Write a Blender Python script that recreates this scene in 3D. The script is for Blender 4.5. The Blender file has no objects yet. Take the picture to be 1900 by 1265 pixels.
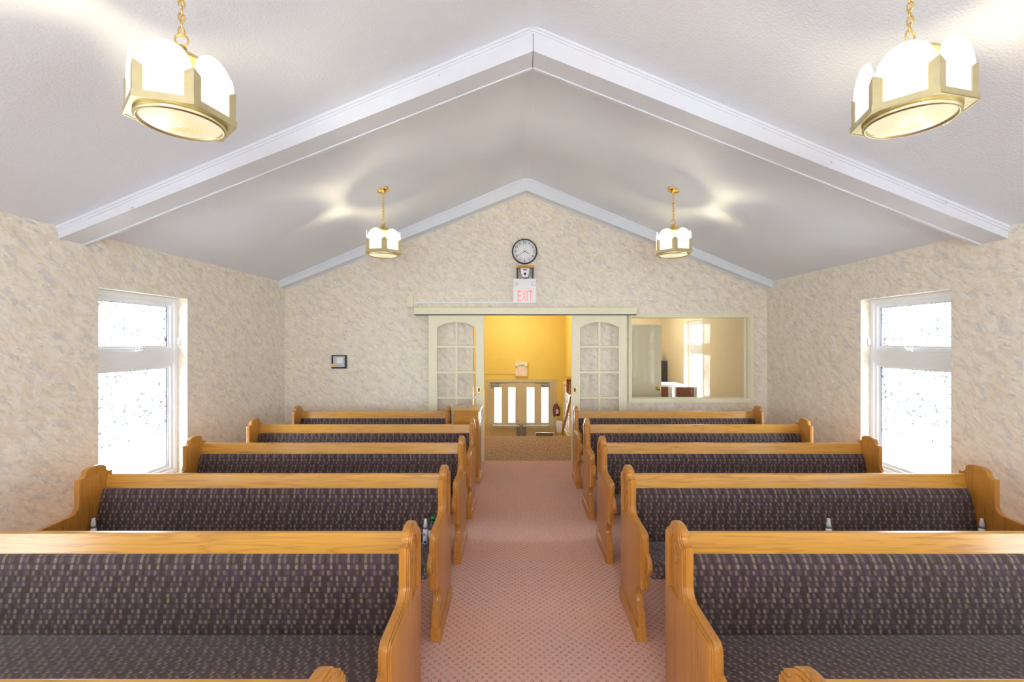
import bpy, bmesh, math, random
from mathutils import Vector, Matrix
random.seed(7)
PI = math.pi
S = bpy.context.scene
COL = S.collection

# ------------------------------------------------------------------ camera, world, light, exposure
F_PX, VX, CAM_Z = 844.0, 962.0, 1.76
cam_d = bpy.data.cameras.new('camera')
cam_d.sensor_fit = 'HORIZONTAL'; cam_d.sensor_width = 36.0
cam_d.lens = 36.0 * F_PX / 1900.0
cam_d.shift_x = (950.0 - VX) / 1900.0
cam_d.clip_start = 0.05
cam = bpy.data.objects.new('camera', cam_d); COL.objects.link(cam)
cam.location = (0, 0, CAM_Z); cam.rotation_euler = (PI / 2, 0, 0)
S.camera = cam

WORLD_STRENGTH = 13.5
LAMP_WATTS = 15.0
w = bpy.data.worlds.new('world'); S.world = w; w.use_nodes = True
bg = w.node_tree.nodes['Background']
bg.inputs[0].default_value = (0.84, 0.93, 1.0, 1); bg.inputs[1].default_value = WORLD_STRENGTH
S.view_settings.view_transform = 'Standard'; S.view_settings.look = 'None'
S.view_settings.gamma = 1.0; S.view_settings.use_curve_mapping = False
S.view_settings.exposure = 0.42
S.cycles.max_bounces = 14; S.cycles.diffuse_bounces = 8; S.cycles.glossy_bounces = 4
S.cycles.transparent_max_bounces = 12; S.cycles.sample_clamp_indirect = 6.0
S.cycles.caustics_reflective = False; S.cycles.caustics_refractive = False

# room numbers
XL, XR, XM = -3.44, 3.66, 0.11            # side walls and ridge
YB, YF = 6.70, -4.5                        # back wall (seen), wall behind the camera
EAVE, APEX = 2.62, 4.115
SLOPE = (APEX - EAVE) / (XR - XM)
def ceil_z(x): return APEX - SLOPE * abs(x - XM)
LOBBY_Z = -1.28

def portal(loc, rot, sx, sy):
    d = bpy.data.lights.new('window_portal', 'AREA'); d.shape = 'RECTANGLE'; d.size = sx; d.size_y = sy
    d.cycles.is_portal = True
    o = bpy.data.objects.new('window_portal', d); COL.objects.link(o); o.location = loc; o.rotation_euler = rot
WIN_L = [(-4.3, -3.35), (-2.95, -1.95), (-1.45, -.45), (0.25, 1.27), (3.727, 4.727)]
WIN_R = [(-4.3, -3.35), (-2.95, -1.95), (-1.45, -.45), (0.25, 1.27), (3.85, 4.865), (9.06, 10.06)]
WZ0, WZ1 = 0.40, 2.20
for a, b in WIN_L: portal((XL - 0.32, (a + b) / 2, 1.3), (0, -PI / 2, 0), 1.9, b - a + .05)
for a, b in WIN_R: portal((XR + 0.32, (a + b) / 2, 1.3), (0, PI / 2, 0), 1.9, b - a + .05)
portal((XM, YF - 0.2, 1.7), (PI / 2, 0, 0), 3.5, 1.9)
portal((0.07, 11.25, 0.2), (-PI / 2, 0, 0), 1.6, 1.2)

# ------------------------------------------------------------------ helpers
def lin(c):
    c /= 255.0
    return c / 12.92 if c <= 0.04045 else ((c + 0.055) / 1.055) ** 2.4
def rgb(r, g, b): return (lin(r), lin(g), lin(b), 1.0)

class MB:
    def __init__(s): s.v = []; s.f = []; s.sm = []
    def add(s, vs, fs, smooth=False):
        o = len(s.v); s.v += [tuple(p) for p in vs]
        for f in fs: s.f.append([i + o for i in f]); s.sm.append(smooth)
        return s
    def addbm(s, bm, M=None, smooth=False):
        bm.verts.index_update()
        vs = [(M @ v.co) if M else v.co for v in bm.verts]
        s.add(vs, [[v.index for v in f.verts] for f in bm.faces], smooth); bm.free(); return s
    def box(s, x0, x1, y0, y1, z0, z1, b=0.0, M=None):
        bm = bmesh.new(); bmesh.ops.create_cube(bm, size=1)
        for v in bm.verts:
            v.co = Vector(((x0 + x1) / 2 + v.co.x * (x1 - x0), (y0 + y1) / 2 + v.co.y * (y1 - y0), (z0 + z1) / 2 + v.co.z * (z1 - z0)))
        if b > 0: bmesh.ops.bevel(bm, geom=list(bm.edges), offset=b, segments=2, profile=0.6, affect='EDGES', clamp_overlap=True)
        return s.addbm(bm, M)
    def prism(s, poly, a0, a1, fn, b=0.0, smooth=False):
        """poly 2D (p,q); fn(p,q,a) -> xyz"""
        bm = bmesh.new()
        A = [bm.verts.new(fn(p, q, a0)) for p, q in poly]; B = [bm.verts.new(fn(p, q, a1)) for p, q in poly]
        n = len(poly)
        bm.faces.new(A); bm.faces.new(B[::-1])
        for i in range(n): bm.faces.new((A[i], B[i], B[(i + 1) % n], A[(i + 1) % n]))
        bmesh.ops.recalc_face_normals(bm, faces=bm.faces)
        if b > 0:
            ed = [e for e in bm.edges if e.calc_face_angle(0) > 0.7]
            bmesh.ops.bevel(bm, geom=ed, offset=b, segments=2, profile=0.6, affect='EDGES', clamp_overlap=True)
        return s.addbm(bm, None, smooth)
    def lathe(s, prof, n=32, M=None, smooth=True):
        vs = []; fs = []
        for r, z in prof:
            for k in range(n):
                a = 2 * PI * k / n; vs.append(Vector((r * math.cos(a), r * math.sin(a), z)))
        m = len(prof)
        for i in range(m - 1):
            for k in range(n):
                k2 = (k + 1) % n; fs.append((i * n + k, i * n + k2, (i + 1) * n + k2, (i + 1) * n + k))
        if prof[0][0] > 1e-5: fs.append([k for k in range(n)][::-1])
        if prof[-1][0] > 1e-5: fs.append([(m - 1) * n + k for k in range(n)])
        if M: vs = [M @ v for v in vs]
        return s.add(vs, fs, smooth)
    def tube(s, pts, r, n=8, closed=False, cap=True):
        pts = [Vector(p) for p in pts]; m = len(pts); vs = []; fs = []
        rr = r if isinstance(r, (list, tuple)) else [r] * m
        up = None
        for i, p in enumerate(pts):
            if closed: t = pts[(i + 1) % m] - pts[(i - 1) % m]
            else: t = pts[min(i + 1, m - 1)] - pts[max(i - 1, 0)]
            t.normalize()
            if up is None:
                up = Vector((0, 0, 1)) if abs(t.z) < 0.9 else Vector((1, 0, 0))
            sd = t.cross(up)
            if sd.length < 1e-4: sd = t.cross(Vector((0.3, 1, 0.2)))
            sd.normalize(); up2 = sd.cross(t).normalized(); up = up2
            for k in range(n):
                a = 2 * PI * k / n; vs.append(p + (sd * math.cos(a) + up2 * math.sin(a)) * rr[i])
        L = m if closed else m - 1
        for i in range(L):
            j = (i + 1) % m
            for k in range(n):
                k2 = (k + 1) % n; fs.append((i * n + k, j * n + k, j * n + k2, i * n + k2))
        if cap and not closed:
            fs.append(list(range(n))); fs.append([(m - 1) * n + k for k in range(n)][::-1])
        return s.add(vs, fs, True)
    def build(s, name, mat, parent=None, uv=False):
        me = bpy.data.meshes.new(name); me.from_pydata(s.v, [], s.f); me.validate()
        bm = bmesh.new(); bm.from_mesh(me); bmesh.ops.recalc_face_normals(bm, faces=bm.faces); bm.to_mesh(me); bm.free()
        if len(me.polygons) == len(s.sm): me.polygons.foreach_set('use_smooth', s.sm)
        return finish(name, me, mat, parent, uv)

def finish(name, me, mat, parent=None, uv=False):
    me.materials.clear(); me.materials.append(mat)
    if uv:
        L = me.uv_layers.new(name='UVMap')
        for p in me.polygons:
            n = p.normal
            for li in p.loop_indices:
                c = me.vertices[me.loops[li].vertex_index].co
                if abs(n.x) >= abs(n.y) and abs(n.x) >= abs(n.z): L.data[li].uv = (c.y if n.x > 0 else -c.y, c.z)
                elif abs(n.y) >= abs(n.z): L.data[li].uv = (c.x if n.y < 0 else -c.x, c.z)
                else: L.data[li].uv = (c.x, c.y)
    o = bpy.data.objects.new(name, me); COL.objects.link(o)
    if parent is not None: o.parent = parent
    return o

def smooth_by_angle(o, ang=0.6):
    bm = bmesh.new(); bm.from_mesh(o.data)
    for f in bm.faces: f.smooth = True
    for e in bm.edges: e.smooth = not (len(e.link_faces) == 2 and e.calc_face_angle(0) > ang)
    bm.to_mesh(o.data); bm.free(); return o

def curve_mesh(outlines, depth, bevel=0.0, res=2):
    """flat filled plate with holes -> bmesh, centred on z=0, total thickness depth"""
    cu = bpy.data.curves.new('tmp', 'CURVE'); cu.dimensions = '2D'; cu.fill_mode = 'BOTH'
    cu.extrude = max(depth / 2 - bevel, 0); cu.bevel_depth = bevel; cu.bevel_resolution = res; cu.offset = -bevel
    for pts in outlines:
        sp = cu.splines.new('POLY'); sp.points.add(len(pts) - 1); sp.use_cyclic_u = True
        for i, (x, y) in enumerate(pts): sp.points[i].co = (x, y, 0, 1)
    return curve_to_bm(cu)
def curve_to_bm(cu):
    ob = bpy.data.objects.new('tmp', cu); COL.objects.link(ob)
    dg = bpy.context.evaluated_depsgraph_get(); dg.update()
    me = bpy.data.meshes.new_from_object(ob.evaluated_get(dg))
    bm = bmesh.new(); bm.from_mesh(me)
    bmesh.ops.remove_doubles(bm, verts=bm.verts, dist=1e-5)
    bpy.data.objects.remove(ob); bpy.data.curves.remove(cu); bpy.data.meshes.remove(me)
    return bm
def text_bm(body, size, depth=0.001, sx=1.0, weight=0.0):
    cu = bpy.data.curves.new('tmp', 'FONT'); cu.body = body; cu.size = size; cu.extrude = depth / 2
    cu.align_x = 'CENTER'; cu.align_y = 'CENTER'; cu.offset = weight
    bm = curve_to_bm(cu)
    if bm.verts:
        xs = [v.co.x for v in bm.verts]; ys = [v.co.y for v in bm.verts]
        cx, cy = (min(xs) + max(xs)) / 2, (min(ys) + max(ys)) / 2
        for v in bm.verts: v.co.x = (v.co.x - cx) * sx; v.co.y -= cy
    return bm

def tag(o, label=None, cat=None, group=None, kind=None):
    if label: o['label'] = label
    if cat: o['category'] = cat
    if group: o['group'] = group
    if kind: o['kind'] = kind
    return o
def empty(name, loc=(0, 0, 0), rz=0.0, parent=None):
    o = bpy.data.objects.new(name, None); COL.objects.link(o); o.empty_display_size = 0.1
    o.location = loc; o.rotation_euler = (0, 0, rz)
    if parent is not None: o.parent = parent
    return o
def struct(o, label, cat): return tag(o, label, cat, kind='structure')
def copy_tree(o, parent=None):
    c = o.copy(); COL.objects.link(c)
    if parent is not None: c.parent = parent
    for ch in [x for x in bpy.data.objects if x.parent == o]: copy_tree(ch, c)
    return c

# ------------------------------------------------------------------ materials
class NT:
    def __init__(s, name):
        s.m = bpy.data.materials.new(name); s.m.use_nodes = True; s.t = s.m.node_tree; s.n = s.t.nodes; s.l = s.t.links
        s.b = s.n['Principled BSDF']; s.out = s.n['Material Output']
    def new(s, t, **kw):
        n = s.n.new(t)
        for k, v in kw.items(): setattr(n, k, v)
        return n
    def set(s, sock, v):
        if isinstance(v, bpy.types.NodeSocket): s.l.new(v, sock)
        else: sock.default_value = v
    def math(s, op, a, b=None, c=None, clamp=False):
        n = s.new('ShaderNodeMath', operation=op, use_clamp=clamp); s.set(n.inputs[0], a)
        if b is not None: s.set(n.inputs[1], b)
        if c is not None: s.set(n.inputs[2], c)
        return n.outputs[0]
    def mix(s, f, a, b, blend='MIX'):
        n = s.new('ShaderNodeMix', data_type='RGBA', blend_type=blend); s.set(n.inputs[0], f); s.set(n.inputs[6], a); s.set(n.inputs[7], b)
        return n.outputs[2]
    def coord(s, k='Object'): return s.new('ShaderNodeTexCoord').outputs[k]
    def mapping(s, v, scale=(1, 1, 1), rot=(0, 0, 0), loc=(0, 0, 0)):
        n = s.new('ShaderNodeMapping'); s.l.new(v, n.inputs[0]); s.set(n.inputs['Scale'], scale); s.set(n.inputs['Rotation'], rot); s.set(n.inputs['Location'], loc)
        return n.outputs[0]
    def noise(s, v, scale, detail=3, rough=0.5, dist=0.0):
        n = s.new('ShaderNodeTexNoise'); s.l.new(v, n.inputs['Vector']); n.inputs['Scale'].default_value = scale
        n.inputs['Detail'].default_value = detail; n.inputs['Roughness'].default_value = rough; n.inputs['Distortion'].default_value = dist
        return n.outputs[0]
    def rampf(s, v, a, b, lo=0.0, hi=1.0):
        n = s.new('ShaderNodeMapRange'); s.set(n.inputs[0], v); n.inputs[1].default_value = a; n.inputs[2].default_value = b
        n.inputs[3].default_value = lo; n.inputs[4].default_value = hi; n.clamp = True; return n.outputs[0]
    def sep(s, v): n = s.new('ShaderNodeSeparateXYZ'); s.l.new(v, n.inputs[0]); return n.outputs
    def comb(s, x, y, z=0.0):
        n = s.new('ShaderNodeCombineXYZ'); s.set(n.inputs[0], x); s.set(n.inputs[1], y); s.set(n.inputs[2], z); return n.outputs[0]
    def bump(s, h, strength=0.3, dist=0.01):
        n = s.new('ShaderNodeBump'); s.l.new(h, n.inputs['Height']); n.inputs['Strength'].default_value = strength; n.inputs['Distance'].default_value = dist
        s.l.new(n.outputs[0], s.b.inputs['Normal'])
    def fin(s, color=None, rough=0.6, metal=0.0, spec=None, coat=None):
        if color is not None: s.set(s.b.inputs['Base Color'], color)
        s.set(s.b.inputs['Roughness'], rough); s.b.inputs['Metallic'].default_value = metal
        if spec is not None: s.b.inputs['Specular IOR Level'].default_value = spec
        if coat is not None: s.b.inputs['Coat Weight'].default_value = coat; s.b.inputs['Coat Roughness'].default_value = 0.15
        return s.m

def plain(name, c, rough=0.5, metal=0.0, var=0.04, scale=12.0, spec=None, bump=0.0):
    t = NT(name); co = t.coord(); n = t.noise(co, scale, 3)
    f = t.rampf(n, 0.3, 0.7, 0, 1)
    dark = tuple(x * (1 - var) for x in c[:3]) + (1,); lite = tuple(min(1, x * (1 + var)) for x in c[:3]) + (1,)
    if bump: t.bump(t.noise(co, scale * 12, 2), bump, 0.002)
    return t.fin(t.mix(f, dark, lite), rough, metal, spec)

def wood(name, axis, light=(206, 150, 76), dark=(150, 92, 34), rough=0.28):
    t = NT(name); co = t.coord()
    oi = t.new('ShaderNodeObjectInfo'); r = t.math('MULTIPLY', oi.outputs['Random'], 37.0)
    off = t.comb(r, t.math('MULTIPLY', r, 1.7), t.math('MULTIPLY', r, 0.6))
    va = t.new('ShaderNodeVectorMath', operation='ADD'); t.l.new(co, va.inputs[0]); t.l.new(off, va.inputs[1])
    lo, hi = 0.55, 9.0
    sc = {'x': (lo, hi, hi), 'y': (hi, lo, hi), 'z': (hi, hi, lo)}[axis]
    v = t.mapping(va.outputs[0], sc)
    broad = t.noise(v, 1.3, 4, 0.55, 0.25)
    rings = t.math('FRACT', t.math('MULTIPLY', broad, 9.0))
    rings = t.math('ABSOLUTE', t.math('SUBTRACT', rings, 0.5))
    line = t.rampf(rings, 0.0, 0.22, 1.0, 0.0)
    sc2 = {'x': (4, 160, 160), 'y': (160, 4, 160), 'z': (160, 160, 4)}[axis]
    pores = t.rampf(t.noise(t.mapping(va.outputs[0], sc2), 1.0, 3, 0.6), 0.5, 0.75)
    f = t.math('ADD', t.math('MULTIPLY', line, 0.42), t.math('MULTIPLY', pores, 0.4))
    f = t.math('ADD', f, t.rampf(broad, 0.35, 0.7, 0.0, 0.22), clamp=True)
    c = t.mix(f, rgb(*light), rgb(*dark))
    t.bump(t.math('SUBTRACT', 1.0, pores), 0.08, 0.001)
    return t.fin(c, rough, 0, 0.45, 0.15)

WOOD = (202, 148, 60); WOODD = (146, 94, 34)
M = {}
M['wood_x'] = wood('oak_grain_along', 'x', WOOD, WOODD)
M['wood_z'] = wood('oak_grain_upright', 'z', (186, 128, 54), (142, 88, 30))
M['wood_y'] = wood('oak_grain_deep', 'y', (186, 128, 54), (142, 88, 30))

def wallpaper():
    t = NT('mottled_wallpaper'); uv = t.coord('UV')
    warp = t.new('ShaderNodeTexNoise'); t.l.new(uv, warp.inputs['Vector']); warp.inputs['Scale'].default_value = 3.0
    warp.inputs['Detail'].default_value = 5; warp.inputs['Roughness'].default_value = .62
    wv = t.new('ShaderNodeVectorMath', operation='MULTIPLY_ADD'); t.l.new(warp.outputs['Color'], wv.inputs[0]); wv.inputs[1].default_value = (.20, .20, 0); t.l.new(uv, wv.inputs[2])
    def layer(a, b, ox, th0, th1, ang=-0.62, det=3):
        v = t.mapping(t.mapping(wv.outputs[0], (1, 1, 1), (0, 0, -ang), (ox, ox * .7, 0)), (a, b, 1))
        return t.rampf(t.noise(v, 1.0, det, 0.6, 0.4), th0, th1)
    c = rgb(232, 226, 212)
    c = t.mix(t.math('MULTIPLY', layer(7, 14, 3.1, .42, .66), .6), c, rgb(218, 204, 180))
    c = t.mix(t.math('MULTIPLY', layer(8, 18, 9.7, .5, .68), .55), c, rgb(214, 196, 186))
    c = t.mix(t.math('MULTIPLY', layer(7, 16, 21.3, .52, .68), .6), c, rgb(190, 192, 194))
    c = t.mix(t.math('MULTIPLY', layer(9, 24, 33.3, .54, .68), .45), c, rgb(206, 198, 160))
    c = t.mix(t.math('MULTIPLY', layer(16, 48, 47.3, .55, .72, det=5), .6), c, rgb(180, 168, 156))
    c = t.mix(t.math('MULTIPLY', layer(17, 46, 61.0, .54, .68, det=4), .8), c, rgb(240, 236, 224))
    return t.fin(c, 0.62, 0, 0.3)
M['paper'] = wallpaper()

def ceiling_mat():
    t = NT('stippled_ceiling'); co = t.coord()
    h = t.noise(co, 70, 3, 0.6)
    t.bump(t.rampf(h, .4, .65), 0.35, 0.004)
    n = t.noise(co, 1.2, 2)
    return t.fin(t.mix(n, rgb(224, 231, 240), rgb(230, 237, 245)), 0.9, 0, 0.2)
M['ceil'] = ceiling_mat()
M['beam'] = plain('white_beam_paint', rgb(218, 224, 232), 0.45, 0, .015)
M['cream'] = plain('cream_trim_paint', rgb(226, 222, 194), 0.4, 0, .02)
M['offwhite'] = plain('office_wall_paint', rgb(228, 212, 176), 0.6, 0, .02)
M['yellow'] = plain('yellow_lobby_paint', rgb(235, 206, 100), 0.6, 0, .02, 3)
M['doorpaint'] = plain('beige_door_paint', rgb(205, 190, 150), 0.4, 0, .02)
M['vinyl'] = plain('white_window_vinyl', rgb(232, 234, 236), 0.3, 0, .01)
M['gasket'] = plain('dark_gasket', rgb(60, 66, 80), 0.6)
M['brass'] = plain('polished_brass', (0.83, 0.58, 0.18, 1), 0.25, 1.0, .05, 20)
M['abrass'] = plain('brushed_brass', (0.70, 0.62, 0.36, 1), 0.38, 1.0, .05, 30)
M['steel'] = plain('grey_metal', rgb(150, 150, 158), 0.4, 0.8)
M['black'] = plain('black_plastic', rgb(22, 22, 24), 0.4)
M['white'] = plain('white_plastic', rgb(235, 237, 240), 0.4, 0, .01)
M['red'] = plain('red_paint', rgb(120, 22, 34), 0.3)
M['leather'] = plain('brown_leather', rgb(136, 86, 72), 0.5, 0, .1, 20)
M['silver'] = plain('silver_card', rgb(190, 198, 204), 0.4, 0.0)
M['blue'] = plain('blue_print', rgb(60, 60, 130), .5)
M['concrete'] = plain('pale_concrete', rgb(205, 205, 200), 0.9)

def fabric():
    t = NT('purple_block_fabric'); x, y, z = t.sep(t.coord())
    u = t.math('MULTIPLY_ADD', t.math('ADD', y, z), 0.10, x)
    v = t.math('SUBTRACT', z, y)
    wob = t.noise(t.coord(), 60, 2)
    wo = t.math('MULTIPLY', t.math('SUBTRACT', wob, .5), .006)
    u = t.math('ADD', u, wo); v = t.math('ADD', v, wo)
    ci = t.math('DIVIDE', u, 0.0132); cj = t.math('DIVIDE', v, 0.0175)
    i = t.math('FLOOR', ci); j = t.math('FLOOR', cj); fi = t.math('FRACT', ci); fj = t.math('FRACT', cj)
    jm = t.math('FLOORED_MODULO', j, 6.0); blk = t.math('FLOOR', t.math('DIVIDE', j, 6.0))
    im = t.math('FLOORED_MODULO', t.math('MULTIPLY_ADD', blk, 4.0, i), 6.0)
    wn = t.new('ShaderNodeTexWhiteNoise', noise_dimensions='3D'); t.l.new(t.comb(im, jm, 4.0), wn.inputs['Vector'])
    wn2 = t.new('ShaderNodeTexWhiteNoise', noise_dimensions='3D'); t.l.new(t.comb(i, j, 1.0), wn2.inputs['Vector'])
    def col_of_row(cols):
        n = t.new('ShaderNodeValToRGB'); n.color_ramp.interpolation = 'CONSTANT'; e = n.color_ramp.elements
        for k in range(6):
            el = e[k] if k < 2 else e.new(k / 6 + .01)
            el.position = k / 6 + (.01 if k else 0); el.color = (cols[k] / 10.0,) * 3 + (1,)
        t.l.new(t.math('DIVIDE', t.math('ADD', jm, .3), 6.0), n.inputs[0])
        return t.math('MULTIPLY', n.outputs[0], 10.0)
    def near(c, wd): return t.math('LESS_THAN', t.math('ABSOLUTE', t.math('SUBTRACT', im, c)), wd)
    A = near(col_of_row([1, 1, 2, 1, 2, 2]), .4); B = near(col_of_row([3, 4, 4, 5, 5, 4]), .4)
    lum = t.math('ADD', t.math('MULTIPLY', t.math('MAXIMUM', A, t.math('MULTIPLY', B, .85)), t.math('MULTIPLY_ADD', wn.outputs[0], .4, .45)), t.math('MULTIPLY', wn.outputs[0], .16))
    lum = t.math('MULTIPLY_ADD', t.math('SUBTRACT', wn2.outputs[0], .5), .22, lum)
    dx = t.math('ABSOLUTE', t.math('SUBTRACT', fi, .5)); dy = t.math('ABSOLUTE', t.math('SUBTRACT', fj, .5))
    edge = t.rampf(t.math('SQRT', t.math('ADD', t.math('MULTIPLY', dx, dx), t.math('MULTIPLY', dy, dy))), .32, .66, 1.12, .5)
    edge = t.math('MULTIPLY', edge, t.rampf(dy, .26, .48, 1.0, .30))
    edge = t.math('MULTIPLY', edge, t.math('SUBTRACT', 1.05, t.math('MULTIPLY', t.math('FLOORED_MODULO', jm, 2.0), .35)))
    thr = t.noise(t.mapping(t.coord(), (900, 250, 250)), 1.0, 2)
    lum = t.math('MULTIPLY', t.math('MULTIPLY', lum, edge), t.rampf(thr, .25, .75, .65, 1.3), clamp=True)
    hue = t.mix(wn.outputs[0], rgb(146, 124, 118), rgb(136, 122, 104))
    base = t.mix(t.rampf(wn2.outputs[0], .35, .65), rgb(64, 53, 50), rgb(64, 50, 64))
    t.bump(t.math('MULTIPLY', thr, lum), 0.25, 0.002)
    t.b.inputs['Sheen Weight'].default_value = 0.15
    return t.fin(t.mix(lum, base, hue), 0.85, 0, 0.2)
M['fabric'] = fabric()

def carpet():
    t = NT('pink_sprig_carpet'); co = t.coord()
    r = t.mapping(co, (1, 1, 1), (0, 0, PI / 4)); x, y, z = t.sep(r)
    px, py = t.math('DIVIDE', x, .034), t.math('DIVIDE', y, .034)
    dx = t.math('SUBTRACT', t.math('FRACT', px), .5); dy = t.math('SUBTRACT', t.math('FRACT', py), .5)
    d = t.math('SQRT', t.math('ADD', t.math('MULTIPLY', dx, dx), t.math('MULTIPLY', dy, dy)))
    wn = t.new('ShaderNodeTexWhiteNoise', noise_dimensions='2D'); t.l.new(t.comb(t.math('FLOOR', px), t.math('FLOOR', py)), wn.inputs['Vector'])
    dm = t.rampf(d, .24, .42, 1, 0)
    st = t.noise(t.mapping(co, (260, 110, 1), (0, 0, -.6)), 1.0, 1)
    st = t.rampf(st, .48, .55)
    m = t.math('MULTIPLY', t.math('MULTIPLY', dm, st), t.rampf(wn.outputs[0], 0, 1, .6, 1))
    pile = t.noise(co, 420, 2); big = t.noise(co, 1.1, 2)
    base = t.mix(t.rampf(big, .4, .62), rgb(226, 180, 162), rgb(220, 180, 168))
    base = t.mix(t.rampf(pile, .35, .65, 0, .35), base, rgb(168, 132, 126))
    c = t.mix(t.math('MULTIPLY', m, .75), base, rgb(88, 72, 82))
    t.bump(pile, 0.4, 0.003)
    return t.fin(c, 0.95, 0, 0.1)
M['carpet'] = carpet()
def brown_carpet():
    t = NT('brown_speckled_carpet'); co = t.coord()
    n = t.noise(t.mapping(co, (1, .30, 1), (0, 0, .25)), 52, 4, .7)
    c = t.mix(t.rampf(n, .38, .62), rgb(124, 96, 76), rgb(198, 168, 140))
    t.bump(t.noise(co, 300, 2), .4, .003)
    return t.fin(c, 0.95, 0, 0.1)
M['brown'] = brown_carpet()

def emis(name, c, strength, base=None, extra=None):
    t = NT(name); t.b.inputs['Emission Color'].default_value = c; t.b.inputs['Emission Strength'].default_value = strength
    return t.fin(base or (0.9, 0.9, 0.88, 1), 0.3)
M['lampglass'] = emis('glowing_opal_glass', (1.0, 0.92, 0.74, 1), 1.25)
def lens_mat():
    t = NT('ribbed_amber_lens'); x, y, z = t.sep(t.coord())
    r = t.math('SQRT', t.math('ADD', t.math('MULTIPLY', x, x), t.math('MULTIPLY', y, y)))
    ring = t.math('MULTIPLY_ADD', t.math('SINE', t.math('MULTIPLY', r, 2 * PI / .018)), .5, .5)
    a = t.math('ARCTAN2', y, x)
    pet = t.math('MULTIPLY_ADD', t.math('SINE', t.math('MULTIPLY', a, 12.0)), .5, .5)
    f = t.math('MULTIPLY', t.rampf(r, .03, .155, 1.0, 0.05), t.math('ADD', t.math('MULTIPLY', ring, .7), t.math('MULTIPLY', pet, .3)), clamp=True)
    c = t.mix(f, (1.0, .92, .72, 1), (.95, .62, .10, 1))
    t.l.new(c, t.b.inputs['Emission Color']); t.b.inputs['Emission Strength'].default_value = 0.62
    return t.fin((.30, .24, .10, 1), 0.25)
M['lens'] = lens_mat()
M['exitred'] = emis('lit_red_letter', (1.0, 0.16, 0.13, 1), 0.75, (.8, .1, .1, 1))

def pane_mat(name, pattern):
    t = NT(name); t.n.remove(t.b)
    tr = t.new('ShaderNodeBsdfTransparent'); gl = t.new('ShaderNodeBsdfGlossy'); gl.inputs['Roughness'].default_value = 0.02
    gl.inputs['Color'].default_value = (1, 1, 1, 1)
    fr = t.new('ShaderNodeFresnel'); fr.inputs['IOR'].default_value = 1.5
    mx = t.new('ShaderNodeMixShader'); ge = t.new('ShaderNodeNewGeometry'); t.l.new(t.math('MULTIPLY', fr.outputs[0], t.math('SUBTRACT', 1.0, ge.outputs['Backfacing'])), mx.inputs[0]); t.l.new(tr.outputs[0], mx.inputs[1]); t.l.new(gl.outputs[0], mx.inputs[2])
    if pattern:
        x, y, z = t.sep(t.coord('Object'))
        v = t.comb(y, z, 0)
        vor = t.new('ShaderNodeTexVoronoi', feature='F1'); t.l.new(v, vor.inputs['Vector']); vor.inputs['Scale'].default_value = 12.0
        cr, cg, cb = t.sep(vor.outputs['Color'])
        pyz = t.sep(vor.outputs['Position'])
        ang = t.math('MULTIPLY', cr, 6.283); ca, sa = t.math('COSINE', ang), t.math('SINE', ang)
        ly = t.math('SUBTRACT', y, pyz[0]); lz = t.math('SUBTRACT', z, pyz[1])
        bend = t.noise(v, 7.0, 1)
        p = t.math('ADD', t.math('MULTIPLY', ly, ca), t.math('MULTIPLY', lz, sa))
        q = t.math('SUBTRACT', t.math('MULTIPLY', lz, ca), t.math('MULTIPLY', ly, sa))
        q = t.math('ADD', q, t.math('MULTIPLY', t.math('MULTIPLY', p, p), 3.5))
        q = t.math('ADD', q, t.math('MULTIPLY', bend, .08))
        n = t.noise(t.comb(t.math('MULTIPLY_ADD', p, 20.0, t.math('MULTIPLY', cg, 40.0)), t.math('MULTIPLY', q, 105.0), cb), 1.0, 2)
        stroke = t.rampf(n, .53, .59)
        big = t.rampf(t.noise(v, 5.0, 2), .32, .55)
        backdrop_band = t.math('MULTIPLY', t.rampf(z, .72, 1.05), t.rampf(z, 1.30, 1.5, 1.0, .5))  # height fade painted into the tint for dark trees refracted by the relief
        m = t.math('MULTIPLY', t.math('MULTIPLY', stroke, big), backdrop_band)
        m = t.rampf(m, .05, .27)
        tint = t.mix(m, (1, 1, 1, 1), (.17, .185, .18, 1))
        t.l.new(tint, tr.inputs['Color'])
    t.l.new(mx.outputs[0], t.out.inputs[0]); return t.m
M['pane'] = pane_mat('clear_glass', False)
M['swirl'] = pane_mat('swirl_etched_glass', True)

# ------------------------------------------------------------------ shell
def wall_side(name, x_in, sgn, wins, label):
    mb = MB(); x0, x1 = sorted((x_in, x_in + sgn * .30))
    ys = [YF - .2]
    for a, b in wins:
        mb.box(x0, x1, ys[-1], a, -.1, 2.75)
        mb.box(x0, x1, a, b, -.1, WZ0); mb.box(x0, x1, a, b, WZ1, 2.75); ys.append(b)
    mb.box(x0, x1, ys[-1], YB + .15, -.1, 2.75)
    return struct(mb.build(name, M['paper'], uv=True), label, 'wall')
wall_side('wall_left', XL, -1, WIN_L, 'left side wall in mottled cream wallpaper')
wall_side('wall_right', XR, 1, WIN_R[:5], 'right side wall in mottled cream wallpaper')

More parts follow.
